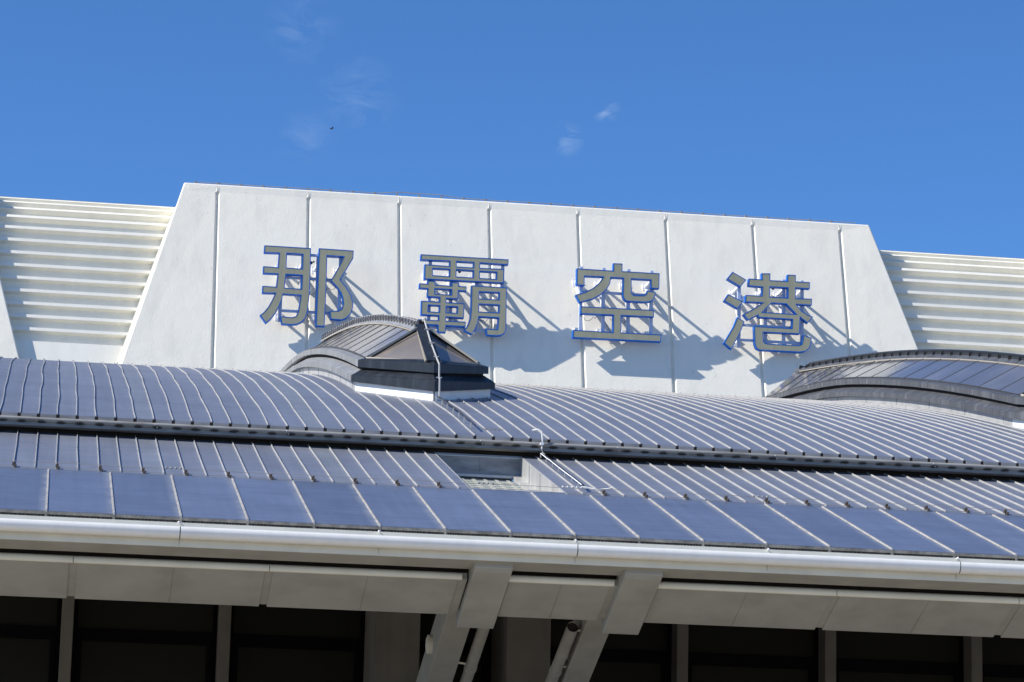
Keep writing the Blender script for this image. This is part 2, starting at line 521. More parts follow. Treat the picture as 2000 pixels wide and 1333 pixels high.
# ---------------- fascia and boxed soffit under the gutter
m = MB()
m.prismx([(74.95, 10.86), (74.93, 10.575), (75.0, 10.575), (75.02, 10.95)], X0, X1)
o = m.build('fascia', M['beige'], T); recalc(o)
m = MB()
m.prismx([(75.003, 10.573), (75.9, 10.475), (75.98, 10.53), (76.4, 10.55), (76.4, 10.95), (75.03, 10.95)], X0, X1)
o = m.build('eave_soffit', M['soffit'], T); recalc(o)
spread('fascia_joint', M['soffit'], T, [(q, 74.94, 10.74) for a in GX for q in (a, a+4.93)], lambda m, o: m.box((-.005, -.014, -.12), (.005, .006, .12)))
m = MB()                                   # closing board painted dark for the shade in the gap
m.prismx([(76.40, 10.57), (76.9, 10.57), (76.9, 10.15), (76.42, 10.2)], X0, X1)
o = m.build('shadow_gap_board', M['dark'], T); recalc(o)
m = MB()                                   # canopy ceiling that closes the eaves to the sky
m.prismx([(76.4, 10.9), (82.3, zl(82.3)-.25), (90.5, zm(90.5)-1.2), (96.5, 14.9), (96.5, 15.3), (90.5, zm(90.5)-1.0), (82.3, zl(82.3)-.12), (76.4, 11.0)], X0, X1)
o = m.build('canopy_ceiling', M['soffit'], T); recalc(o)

# ---------------- soffit panels, raked down towards the building
MOD = 4.865
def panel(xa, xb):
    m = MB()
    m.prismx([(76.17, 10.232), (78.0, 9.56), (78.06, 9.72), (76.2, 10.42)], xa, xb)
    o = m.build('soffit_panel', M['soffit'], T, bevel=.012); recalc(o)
    m = MB()
    lip = [(76.10+.07-.07*math.cos(rad(a)), 10.31-.085*math.sin(rad(a))) for a in range(-80, 91, 17)]
    m.prismx(lip+[(76.22, 10.232), (76.22, 10.39)], xa-.09, xb+.09)
    q = m.build('lip_moulding', M['beige'], o, smooth=True); recalc(q)
    xm = (xa+xb)/2+.05
    m = MB(); m.bar((xm, 76.2, 10.223), (xm, 78.0, 9.557), .008, .006)
    m.build('panel_joint', M['colm'], o)
edges = []
x = .78
while x > X0+MOD: x -= MOD
while x < X1-MOD:
    edges.append((x, x+MOD)); x += MOD
ARMX = [(10.70, 11.67), (14.53, 15.50)]
for a, b in edges:
    a2, b2 = a+.10, b-.10
    if abs(a-10.51) < .2: a2, b2 = 11.72, 14.33
    elif abs(b-10.51) < .2: b2 = 10.42
    elif abs(a-15.375) < .2: a2 = 15.56
    panel(a2, b2)
spread('recessed_strip', M['soffit'], T, [(a, 77.0, 10.0) for a, b in edges if abs(a-15.375) > .2]+[(14.44, 77.0, 10.0)],
       lambda m, o: m.prismx([(-.80, .25), (.95, -.38), (.98, -.25), (-.75, .42)], -.14, .14))

# ---------------- two raking arms with box sleeves, pipes beside them
for i, (xa, xb) in enumerate(ARMX):
    m = MB()
    m.prismx([(75.25, 10.44), (75.42, 10.34), (78.35, 9.27), (78.75, 10.3), (75.35, 11.1)], xa, xb)
    sl = m.build('arm_sleeve', M['soffit'], T, bevel=.03, seg=3, label='left box sleeve at the head of the raking arm' if i == 0 else 'right box sleeve at the head of the raking arm'); recalc(sl)
    m = MB()                               # the arm itself: underside passes (82, 9.68), 20 degrees down
    c = (xa+xb)/2+.02; w = .37
    tn = math.tan(rad(19.7))
    zz = lambda y: 9.70-(y-82)*tn
    m.prismx([(79.3, zz(79.3)), (94.3, zz(94.3)), (94.3, zz(94.3)+1.1), (79.3, zz(79.3)+1.1)], c-w, c+w)
    ar = m.build('raking_arm', M['soffit'], T, bevel=.03, seg=3); recalc(ar)
    m = MB()
    m.tube([(c-w-.12, 84.3, zz(84.3)+.60), (c-w+.02, 84.3, zz(84.3)+.60)], .27, 20)
    m.tube([(c-w-.15, 84.3, zz(84.3)+.60), (c-w-.12, 84.3, zz(84.3)+.60)], .20, 20)
    m.build('pin_cap', M['beige'], ar, smooth=False)
    m = MB()
    px = 11.99 if i == 0 else 14.40
    pz = lambda y: 9.86-(y-82)*math.tan(rad(19.4))
    ptop = 80.4 if i == 0 else 82.0
    m.tube([(px, ptop, pz(ptop)), (px, 94.0, pz(94.0))], .165, 18, cap=False)
    m.tube([(px, 94.0, pz(94.0)), (px, ptop, pz(ptop))], .15, 18, cap=False)
    m.tube([(px, 84.6, pz(84.6)), (px, 84.75, pz(84.75))], .185, 18)
    pi = m.build('drain_pipe', M['soffit'], T, smooth=True)
    m = MB(); m.tube([(px, ptop+.05, pz(ptop+.05)), (px, ptop+.4, pz(ptop+.4))], .149, 18); m.build('pipe_bore', M['dark'], pi)
    for yy in (82.3, 84.5, 88.0):
        m = MB(); m.bar((px, yy, pz(yy)), (c+(w if i == 0 else -w), yy, pz(yy)+.05), .05, .05)
        m.build('pipe_bracket', M['cream'], pi)

# ---------------- window wall far back under the canopy
YWIN = 95.6
mull = [-8.83, -3.965, .90, 5.77, 20.36, 25.22, 30.09, 34.95, 39.8]
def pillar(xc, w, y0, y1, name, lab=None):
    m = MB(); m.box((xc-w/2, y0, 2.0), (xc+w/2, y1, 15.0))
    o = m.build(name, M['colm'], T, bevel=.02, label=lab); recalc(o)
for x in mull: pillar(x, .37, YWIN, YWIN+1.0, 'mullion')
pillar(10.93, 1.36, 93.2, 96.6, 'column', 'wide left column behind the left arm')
pillar(15.0, 1.36, 93.2, 96.6, 'column', 'wide right column between the two arms')
def window(xa, xb):
    m = MB(); y = YWIN+.95
    zt, z1, z0 = 14.9, 10.93, 2.0
    fw_ = .14
    m.box((xa, y-.10, z0), (xa+fw_, y+.1, zt)); m.box((xb-fw_, y-.10, z0), (xb, y+.1, zt))
    m.box((xa+fw_, y-.13, z1-.27), (xb-fw_, y+.1, z1))
    m.box((xa+fw_, y-.16, z1-.40), (xb-fw_, y+.08, z1-.28))
    m.box((xa+fw_, y-.15, z0), (xa+fw_+.16, y+.08, z1-.40)); m.box((xb-fw_-.16, y-.15, z0), (xb-fw_, y+.08, z1-.40))
    m.box((xa+fw_, y-.1, zt-.2), (xb-fw_, y+.1, zt)); m.box((xa+fw_, y-.1, z0), (xb-fw_, y+.1, z0+.3))
    o = m.build('window', M['black'], T); recalc(o)
    m = MB()
    m.box((xa+fw_, y, z0), (xb-fw_, y+.03, z1-.3)); m.box((xa+fw_, y, z1-.05), (xb-fw_, y+.03, zt-.1))
    m.build('pane', M['pane'], o)
stops = [(-8.83, .37), (-3.965, .37), (.90, .37), (5.77, .37), (10.93, 1.36), (15.0, 1.36), (20.36, .37), (25.22, .37), (30.09, .37), (34.95, .37), (39.8, .37)]
for (a, wa), (b, wb) in zip(stops, stops[1:]): window(a+wa/2+.003, b-wb/2-.003)
m = MB()
m.box((-9, YWIN-.2, -1.59), (40, YWIN+1.2, 1.99))
m.box((-9, YWIN+1.2, 2.0), (40, YWIN+1.4, 15.6))
o = m.build('lower_wall', M['soffit'], T); recalc(o)

# ---------------- middle roof with the sunk well
WXA, WXB = 11.50, 14.20
m = MB()
for xa, xb in ((X0, WXA), (WXB, X1)):
    m.prismx([(82.05, zm(82.05)), (91.6, zm(91.6)), (91.6, zm(91.6)-.10), (82.05, zm(82.05)-.10)], xa, xb)
m.prismx([(90.42, zm(90.42)), (91.6, zm(91.6)), (91.6, zm(91.6)-.06), (90.42, zm(90.42)-.06)], WXA, WXB)
ks = range(int((X0+.891)/.575)+1, int((X1+.891)/.575))
seams(m, [-.891+k*.575 for k in ks if not (WXA-.2 < -.891+k*.575 < WXB+.05)], [82.12, 83.5, 85, 86.8, 88.5, 90, 91.3], zm, .020, .048, .014, laps=(86.8,))
o = m.build('middle_roof', [M['roofM'], M['seam']], T, label='narrow middle roof band with upright seams under the upper gutter'); recalc(o)
MID = o
dep = .62
m = MB()
m.box((WXA, 90.40, zm(90.4)-dep), (WXB, 90.44, zm(90.4)-.07), 0)           # back
m.box((12.93, 90.385, zm(90.4)-dep), (12.96, 90.40, zm(90.4)-.07), 0)
m.box((WXA, 90.36, zm(90.4)-.09), (WXB, 90.41, zm(90.4)-.05), 1)           # edge trim
m.box((WXA, 90.2, zm(90.4)-dep-.10), (WXB, 90.41, zm(90.4)-dep-.02), 1)    # ledge
m.prismx([(82.1, zm(82.1)-dep-.3), (90.4, zm(90.4)-dep-.2), (90.385, zm(90.385)+.006), (82.1, zm(82.1)+.006)], WXB-.034, WXB-.004, 1)
m.prismx([(82.1, zm(82.1)-dep-.3), (90.4, zm(90.4)-dep-.2), (90.385, zm(90.385)+.006), (82.1, zm(82.1)+.006)], WXA+.004, WXA+.034, 1)
m.prismx([(82.1, zm(82.1)-dep-.14), (90.2, zm(90.2)-dep-.10), (90.2, zm(90.2)-dep+.04), (82.1, zm(82.1)-dep+.0)], WXB-.28, WXB-.036, 1)
for yy in (84.3, 86.6, 88.6): m.box((WXB-.046, yy-.02, zm(yy)-dep), (WXB-.03, yy+.02, zm(yy)-.03), 0)
wl = m.build('roof_well', [M['gutter'], M['zinc']], T, label='sunk rectangular well cut in the middle roof'); recalc(wl)
m = MB()
zf = lambda y: zm(y)-dep-.12
m.prismx([(82.1, zf(82.1)), (90.6, zf(90.6)), (90.6, zf(90.6)-.05), (82.1, zf(82.1)-.05)], WXA, WXB-.28)
q = WXA+.1
while q < WXB-.3:                          # pressed ribs of the decking
    prof = [(82.1, zf(82.1)), (90.3, zf(90.3)), (90.3, zf(90.3)+.025), (82.1, zf(82.1)+.025)]
    m.prismx(prof, q, q+.10); q += .35
y = 82.3
while y < 90.2:
    m.box((WXA, y, zf(y)), (WXB-.28, y+.05, zf(y)+.03)); y += .42
m.build('ribbed_decking', M['ribbed'], wl)

# ---------------- upper barrel roof
ysU = [90.2]+[91+1.5*k for k in range(0, 44)]+[157.0]
SKY = [dict(ax=12.8, hw=2.35, ya=100.9, yc=104.0, h=2.35, side='L'), dict(ax=36.3, hw=2.50, ya=99.6, yc=102.9, h=2.22, side='R')]
def skip(x):
    for s in SKY:
        if abs(x-s['ax']) < s['hw']:
            y = s['ya']+(s['yc']-s['ya'])*abs(x-s['ax'])/s['hw']
            return (y, 143.5)
    return None
m = MB()
m.prismx([(y, zr(y)) for y in ysU]+[(y, zr(y)-.06) for y in reversed(ysU)], X0, X1)
ks = range(int((X0+.885)/.567)+1, int((X1+.885)/.567))
seams(m, [-.885+k*.567 for k in ks], [90.2+.75*k for k in range(0, 60)], zr, .020, .043, .030, skip=skip, laps=(95.0, 99.3, 104.4, 109.3, 114.2, 119.4, 124.5, 129.5))
UP = m.build('upper_roof', [M['roofU'], M['seam']], T, label='large curved upper roof with closely spaced pale battens'); recalc(UP)

# ---------------- gutter assembly along the foot of the upper roof
m = MB()
for k in ks:
    x = -.885+k*.567
    m.box((x+.05, 90.14, 16.375), (x+.567-.05, 90.18, 16.49), 0)         # drip plates between dark notches
    m.box((x-.055, 90.165, 16.36), (x+.055, 90.19, 16.50), 1)
m.box((X0, 90.19, 16.36), (X1, 90.23, 16.50), 0)
o = m.build('upper_drip_edge', [M['gutter'], M['dark']], UP); recalc(o)
m = MB()
prof = [(89.98-.115*math.cos(rad(a)), 16.285+.075*math.sin(rad(a))) for a in range(-70, 111, 15)]
m.prismx([(90.14, 16.37)]+prof[::-1]+[(90.14, 16.20)], X0, X1)
m.prismx([(89.97, 16.215), (89.93, 16.10), (90.25, 16.08), (90.25, 16.215)], X0, X1)
ug = m.build('upper_gutter', M['gutterS'], T, smooth=True, label='narrow grey gutter under the upper roof, stained below each batten'); recalc(ug)
def clip(m, o):
    m.bar((-.05, -.07, .09), (.03, 0, -.01), .022, .02)
spread('gutter_clip', M['whitemetal'], ug, [(x, 89.93, 16.22) for x in (3.15, 7.05, 12.9, 17.1, 22.0, 27.0)], clip)
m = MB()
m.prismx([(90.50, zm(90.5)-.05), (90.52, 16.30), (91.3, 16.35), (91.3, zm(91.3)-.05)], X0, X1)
o = m.build('shade_painted_upstand', M['dark'], T); recalc(o)  # upstand painted near black for the shade under the gutter

# ================================================================ skylights
def skylight(s):
    ax, hw, ya, yc, h = s['ax'], s['hw'], s['ya'], s['yc'], s['h']
    L = s['side'] == 'L'
    Mm = M['lead'] if L else M['slateR']
    ye = 141.0 if L else 142.4; yb_ = ye+3.2; yre = 143.2 if L else 144.0
    slope = (yc-ya)/hw
    tp = lambda y: .50*max(0.0, min(1.0, (y-126)/15.0))**1.5      # the ledges sink into the roof towards the rear
    def ring(off, hs, hc, ha):
        """outline (left side back to front, apex, right side) offset outward by off, heights above the roof"""
        o_ = off*.8
        ysd = [ye+off*.45+((yc-off*.45+.6)-(ye+off*.45))*k/16 for k in range(17)]
        pts = [(ax, yb_+off*1.25, zr(yb_)+hs-tp(yb_))]
        yC = yc-off*(.45); yA = ya-off*1.25
        for y in ysd:
            if y > yC+.5: 
                f = max(0, 1-(y-yC)/3.0); pts.append((ax-hw-off, y, zr(y)+hs+(hc-hs)*f-tp(y)))
        pts.append((ax-hw-off, yC, zr(yC)+hc))
        pts.append((ax, yA, zr(ya)+(yA-ya)*.28+ha))
        pts.append((ax+hw+off, yC, zr(yC)+hc))
        for y in reversed(ysd):
            if y > yC+.5: 
                f = max(0, 1-(y-yC)/3.0); pts.append((ax+hw+off, y, zr(y)+hs+(hc-hs)*f-tp(y)))
        pts.append((ax, yb_+off*1.25, zr(yb_)+hs-tp(yb_)))
        return pts
    def band(m, r0, r1, mi=0):
        for a in range(len(r0)-1):
            m.quad(r0[a], r0[a+1], r1[a+1], r1[a], mi=mi)
    base = ring(0, -.1, -.1, -.15); curb = ring(0, .30, .32, .36)
    l0 = ring(.17, .30, .32, .34); l1 = ring(.17, .50, .54, .72); l2 = ring(-.20, .72, .76, .92)
    g0 = ring(-.22, .72, .76, .92); g1 = ring(-.22, .84, .86, .98)
    u0 = ring(-.06, .84, .84, .96); u1 = ring(-.06, 1.06, 1.09, 1.28); u2 = ring(-.36, 1.13, 1.16, 1.38)
    m = MB()
    band(m, base, curb, 0)
    body = m.build('skylight', [M['zinc']], T, label='left skylight with smoky glass and a toothed ridge' if L else 'right skylight with dark reflecting glass, cut by the picture edge')
    if 1:
        m = MB(); band(m, ring(.02, -.02, -.02, -.02), ring(.02, .26, .28, .32)); m.m = [0]*len(m.m)
    m = MB(); band(m, curb, l0); band(m, l0, l1); band(m, l1, l2)
    # standing joints on the ledge
    for y in [yc+4.6*k-.8 for k in range(1, 9)]:
        z = zr(y)-tp(y)
        m.quad((ax-hw-.176, y, z+.31), (ax-hw-.176, y+.04, z+.33), (ax-hw-.176, y+.04, z+.52), (ax-hw-.176, y, z+.50), mi=1)
        m.quad((ax-hw-.17, y, z+.508), (ax-hw-.17, y+.04, z+.525), (ax-hw+.2, y+.04, z+.738), (ax-hw+.2, y, z+.728), mi=1)
    m.build('lower_ledge', [Mm, M['gutter']], body)
    m = MB(); band(m, g0, g1); m.build('shadow_gap', M['dark'], body)  # recess coloured near black for the shade between the ledges
    m = MB(); band(m, g1, u0); band(m, u0, u1); band(m, u1, u2)
    for y in [yc+2.45*k for k in range(1, 15)]:
        z = zr(y)-tp(y)
        m.quad((ax-hw+.056, y, z+.86), (ax-hw+.056, y+.05, z+.87), (ax-hw+.056, y+.05, z+1.06), (ax-hw+.056, y, z+1.05), mi=1)
    m.build('upper_ledge', [Mm, M['gutter']], body)
    # front (prow) flashings are darker on the left one: own material strip
    if L:
        m = MB()
        def prow(r0, r1, e):
            n = len(r0)//2
            for a in (n-1, n):
                p = [Vector(r0[a]), Vector(r0[a+1]), Vector(r1[a+1]), Vector(r1[a])]
                nn = (p[1]-p[0]).cross(p[3]-p[0]).normalized()
                if nn.y > 0: nn = -nn
                m.quad(*[tuple(q+nn*e) for q in p])
        prow(l0, l1, .012); prow(l1, l2, .012); prow(u0, u1, .012); prow(u1, u2, .012)
        m.build('dark_prow_flashing', M['slate'], body)
    # white lining along the front of the curb
    m = MB()
    n = len(base)//2
    for a in (n-1, n):
        p = [Vector(q) for q in (base[a], base[a+1], curb[a+1], curb[a])]
        nn = (p[1]-p[0]).cross(p[3]-p[0]).normalized()
        if nn.y > 0: nn = -nn
        m.quad(*[tuple(q+nn*.03) for q in p])
    m.build('white_curb_face', M['white'], body)
    # curb joints on the side
    m = MB()
    for y in [yc+4.6*k+1.1 for k in range(0, 8)]:
        z = zr(y); m.box((ax-hw-.012, y, z-.02), (ax-hw+.01, y+.035, z+.30))
    m.build('curb_joint', M['lead'], body)
    # glazing: two slopes and a hipped prow
    gx = hw-.36
    yR = yc+.9                              # where the ridge starts
    zR = zr(yR)+h
    yG, yA = yc+.16, ya+.45
    zG, zA = zr(yG)+1.14, zr(ya)+1.40
    m = MB()
    nn_ = int((ye-yR)/1.75); yy = [yR+(ye-yR)*k/nn_ for k in range(nn_+1)]
    for sgn in (-1, 1):
        m.quad((ax+sgn*gx, yG, zG), (ax, yR, zR), (ax+sgn*gx, yy[1], zr(yy[1])+1.12-tp(yy[1])))
        m.quad((ax, yR, zR), (ax+sgn*gx, yy[1], zr(yy[1])+1.12-tp(yy[1])), (ax, yy[1], zr(yy[1])+h))
        for a, b in zip(yy[1:], yy[2:]):
            m.quad((ax+sgn*gx, a, zr(a)+1.12-tp(a)), (ax+sgn*gx, b, zr(b)+1.12-tp(b)), (ax, b, zr(b)+h), (ax, a, zr(a)+h))
        m.quad((ax+sgn*gx, yG, zG), (ax, yA, zA), (ax, yR, zR))
    for sgn in (-1, 1):
        zE = zr(ye)+1.12-tp(ye)
        m.quad((ax+sgn*gx, ye, zE), (ax, yre, zr(yre)+h), (ax, ye, zr(ye)+h))
        m.quad((ax+sgn*gx, ye, zE), (ax, yb_-.4, zr(yb_)+1.1-tp(yb_)), (ax, yre, zr(yre)+h))
    gl = m.build('glazing', M['glassL' if L else 'glassR'], body)
    m = MB()
    k = 0; step = 2.5
    y = yR
    while y < ye-.5:
        for sgn in (-1, 1):
            yb = y-.55 if k else yG
            A = (ax+sgn*gx, yb, zr(yb)+1.128-tp(yb)); B = (ax+sgn*.1, y, zr(y)+h-.042)
            if k == 0: A = (ax+sgn*gx, yG, zG+.02)
            m.bar(Vector(A)+Vector((0, .04, 0)), Vector(B)+Vector((0, .04, 0)), .05, .02, 0)
            m.bar(Vector(A)+Vector((0, .085, 0)), Vector(B)+Vector((0, .10, 0)), .05, .02, 1)
        y += step; k += 1
    for sgn in (-1, 1):                     # heads and feet of the glass
        for a, b in zip(yy[:-1], yy[1:]):
            m.bar((ax+sgn*(gx+.02), a-.5, zr(a-.5)+1.15-tp(a-.5)), (ax+sgn*(gx+.02), b-.5, zr(b-.5)+1.15-tp(b-.5)), .06, .06, 0)
            m.bar((ax+sgn*.31, a, zr(a)+h-.155), (ax+sgn*.31, b, zr(b)+h-.155), .04, .04, 1)
        m.bar((ax+sgn*gx, yG, zG+.03), (ax, yA, zA+.03), .07, .08, 1)
        m.bar((ax+sgn*gx, yG-.03, zG+.05), (ax+sgn*.05, yR-.03, zR), .22, .06, 0)
        m.bar((ax+sgn*gx*.96, yG-.12, zG+.06), (ax+sgn*.2, yR-.42, zR-.12), .05, .07, 1)
        m.bar((ax+sgn*.26, yA+.03, zA+.05), (ax+sgn*.20, yR-.35, zR-.14), .05, .07, 1)
    m.build('glazing_bar', [M['bardark'], M['bar']], gl)
    # hip cap down the prow, ridge cap with fins and rail
    m = MB()
    m.bar((ax, yA-.12, zA+.02), (ax, yR, zR+.06), .46, .10, 0)
    hip = m.build('hip_cap', M['slate'], body)
    m = MB()
    pr = [yR-.1+(yre-yR+.1)*k/40 for k in range(41)]
    for a, b in zip(pr, pr[1:]):
        for sgn in (-1, 1):
            m.quad((ax+sgn*.28, a, zr(a)+h-.13), (ax+sgn*.28, b, zr(b)+h-.13), (ax+sgn*.10, b, zr(b)+h+.06), (ax+sgn*.10, a, zr(a)+h+.06))
        m.quad((ax-.10, a, zr(a)+h+.06), (ax-.10, b, zr(b)+h+.06), (ax+.10, b, zr(b)+h+.06), (ax+.10, a, zr(a)+h+.06))
    a = pr[0]
    m.quad((ax-.28, a, zr(a)+h-.13), (ax-.1, a, zr(a)+h+.06), (ax+.1, a, zr(a)+h+.06), (ax+.28, a, zr(a)+h-.13))
    rc = m.build('ridge_cap', M['lead' if L else 'slateR'], body)
    m = MB()
    y = yR+.3; k = 0
    while y < yre-.8:
        z = zr(y)+h
        hh = .13 if L else .12
        m.bar((ax-.12, y, z+.02), (ax-.12, y, z+.05+hh), .13 if L else .10, .06, 0, (0, 1, 0))
        m.box((ax-.20, y+.06, z+.0), (ax+.16, y+.14 if L else y+.08, z+hh+(.09 if L else .04)), 1)
        if L and k % 6 == 0: m.ball((ax-.12, y, z+.09+hh), .04)
        y += .95 if L else 1.25; k += 1
    pts = [(ax-.12, yR+.2+1.2*q, zr(yR+.2+1.2*q)+h+(.19 if L else .19)) for q in range(int((yre-yR-.4)/1.2))]
    pts[-1:] = [(ax-.12, pts[-1][1]+.3, pts[-1][2]-.35)]
    m.tube(pts, .045 if L else .06, 6)
    if not L:
        m.quad(*[(ax-.15, p[1], p[2]-.12) for p in pts[::1]][:2]+[(ax-.15, p[1], p[2]) for p in pts[:2]][::-1])
        for p, q in zip(pts, pts[1:-1]):
            m.quad((ax-.14, p[1], p[2]-.14), (ax-.14, q[1], q[2]-.14), (ax-.14, q[1], q[2]-.02), (ax-.14, p[1], p[2]-.02))
    m.build('ridge_rail', [M['gutter'] if L else M['slate'], M['dark']], rc)
    return (yA, zA, yR, zR)
KS = [skylight(s) for s in SKY]

# ================================================================ leaning parapet walls with grooves
def parapet(xlb, xlt, xrt, xrb, grooves, zt=41.87, zb=29.0, label=None):
    """front face lies in the leaning plane; slanted ends; V grooves at the joints"""
    zg = zt-.45; w = .135; d = .20
    def xl(z): return xlt+(z-zt)*(xlt-xlb)/(zt-zb)
    def xr(z): return xrt+(z-zt)*(xrt-xrb)/(zt-zb)
    V = []; F = []
    def vid(x, z, dy=0.0):
        V.append((x, wallY(z)+dy, z)); return len(V)-1
    cols = []
    for z in (zb, zg, zt):
        row = [vid(xl(z), z)]
        for q in grooves: row += [vid(q-w, z), vid(q, z), vid(q+w, z)]
        row.append(vid(xr(z), z)); cols.append(row)
    deep = [[vid(q, z, d) for q in grooves] for z in (zb, zg)]
    n = len(cols[0])
    for c_ in range(n-1):
        inside = None
        for gi in range(len(grooves)):
            if c_ == 1+3*gi: inside = (gi, 0)
            if c_ == 2+3*gi: inside = (gi, 1)
        a, b = cols[0][c_], cols[0][c_+1]; a2, b2 = cols[1][c_], cols[1][c_+1]
        if inside is None: F.append((a, b, b2, a2))
        else:
            gi, s_ = inside
            if s_ == 0: F.append((a, deep[0][gi], deep[1][gi], a2)); F.append((a2, deep[1][gi], b2))
            else: F.append((deep[0][gi], b, b2, deep[1][gi])); F.append((a2, deep[1][gi], b2))
        F.append((a2, b2, cols[2][c_+1], cols[2][c_]))
    th = 1.6
    tb = [vid(V[i][0], V[i][2]) for i in cols[2]]
    for i, j in zip(tb, cols[2]): V[i] = (V[j][0], V[j][1]+th, V[j][2])
    bb = [vid(xl(zb), zb, th), vid(xr(zb), zb, th)]
    for c_ in range(n-1): F.append((cols[2][c_], cols[2][c_+1], tb[c_+1], tb[c_]))
    F.append((cols[0][0], cols[1][0], cols[2][0], tb[0], bb[0]))
    F.append((cols[0][-1], bb[1], tb[-1], cols[2][-1], cols[1][-1]))
    F.append(tuple([bb[0]]+tb+[bb[1]]))
    m = MB(); m.v = V; m.f = F; m.m = [0]*len(F)
    o = m.build('parapet_wall', M['stucco'], T, label=label)
    recalc(o)
    bv = o.modifiers.new("bevel", 'BEVEL'); bv.width = .16; bv.segments = 4; bv.limit_method = 'ANGLE'; bv.angle_limit = rad(62)
    for p in o.data.polygons: p.use_smooth = False
    m = MB()
    for q in grooves:
        m.box((q-.012, wallY(zt-.45)-.004, zt-.44), (q+.012, wallY(zt-.05)+.02, zt-.02))
    m2 = MB()
    for q in grooves:
        z0_, z1_ = zt-.43, zt-.12
        m2.quad((q-.014, wallY(z0_)-.004, z0_), (q+.014, wallY(z0_)-.004, z0_), (q+.014, wallY(z1_)-.004, z1_), (q-.014, wallY(z1_)-.004, z1_))
    m2.build('joint_crack', M['gutter'], o)
    return o
GV = [8.176, 13.04, 17.916, 22.797, 27.65, 32.50, 37.35, 42.243]
parapet(2.86, 6.40, 43.93, 47.75, GV, label='wide central leaning wall behind the four sign characters')
parapet(-46.0, -42.1, -4.61, -1.05, [v-48.6 for v in GV], label='left neighbouring leaning wall, only its edge showing at the left')
parapet(51.5, 55.1, 92.6, 96.4, [v+48.6 for v in GV], label='right neighbouring leaning wall beyond the picture')

# ================================================================ ribbed screens between the walls
def shell():
    """foot points (Y,Z) of the rib pitches going up, with local angle above the horizontal"""
    z = 32.96; y = wallY(z)+.52
    pts = [(y, z, 74.1)]
    for a in [74.1]*8+[66, 51, 40, 30]:
        y += .748*math.cos(rad(a)); z += .748*math.sin(rad(a)); pts.append((y, z, a))
    return pts
SH = shell()
def screen(xa, xb, lab, end_left=None, end_right=None):
    prof = []
    zb = 28.8
    prof.append((wallY(zb)+.52, zb))
    for i, (y, z, a) in enumerate(SH):
        an = a if i == 0 else (a+SH[min(i+1, len(SH)-1)][2])/2
        t = Vector((math.cos(rad(an)), math.sin(rad(an)))); nin = Vector((math.sin(rad(an)), -math.cos(rad(an))))
        wv, dp = .175, .36
        if i == 0:
            p = Vector((y, z)) - t*.62
            # plain band, then the first recess above it
            prof.append(tuple(p)); prof.append(tuple(p+nin*dp))
        p0 = Vector((y, z)); p1 = p0+t*wv
        prof.append(tuple(p0+nin*dp)); prof.append(tuple(p0)); prof.append(tuple(p1))
        if i < len(SH)-1: prof.append(tuple(p1+nin*dp))
        else: prof.append(tuple(p1+Vector((.35, .04))))
    top = prof[-1]
    prof += [(top[0]+2.5, top[1]-.1), (top[0]+2.5, zb)]
    m = MB(); m.prismx(prof, xa, xb)
    o = m.build('ribbed_screen', M['cream'], T, label=lab); recalc(o)
    def trim(xf, s_):
        m = MB(); wd_ = lambda z: .10+(41-z)*.018
        zs = [28.9]+[p[1] for p in SH]+[SH[-1][1]+.15]
        pl = []
        for z in zs:
            if z <= SH[0][1]: y = wallY(z)+.52; an = 74.1
            else:
                for k in range(len(SH)-1):
                    if SH[k][1] <= z <= SH[k+1][1]+1e-6:
                        f = (z-SH[k][1])/(SH[k+1][1]-SH[k][1]); y = SH[k][0]+f*(SH[k+1][0]-SH[k][0]); break
                else: y = SH[-1][0]+.14
            pl.append((xf(z), y-.008, z))
        for p, q in zip(pl, pl[1:]):
            a, b = Vector(p), Vector(q); dx = Vector((s_*wd_(a.z), 0, 0)); dx2 = Vector((s_*wd_(b.z), 0, 0)); dy = Vector((0, .40, 0))
            m.quad(a, a+dx, b+dx2, b); m.quad(a+dx, a+dx+dy, b+dx2+dy, b+dx2)
        m.build('edge_trim', M['cream'], o)
    if end_right: trim(end_right, -1)
    if end_left: trim(end_left, 1)
    return o, top
cl = lambda z: 6.40+(z-41.87)*(6.40-2.86)/(41.87-29.0)
cr = lambda z: 43.93+(z-41.87)*(43.93-47.75)/(41.87-29.0)
_, TOPS = screen(-7.5, 7.5, 'left ribbed cream screen between two leaning walls', end_right=lambda z: cl(z)+.02)
screen(43.0, 60.0, 'right ribbed cream screen beyond the central wall')

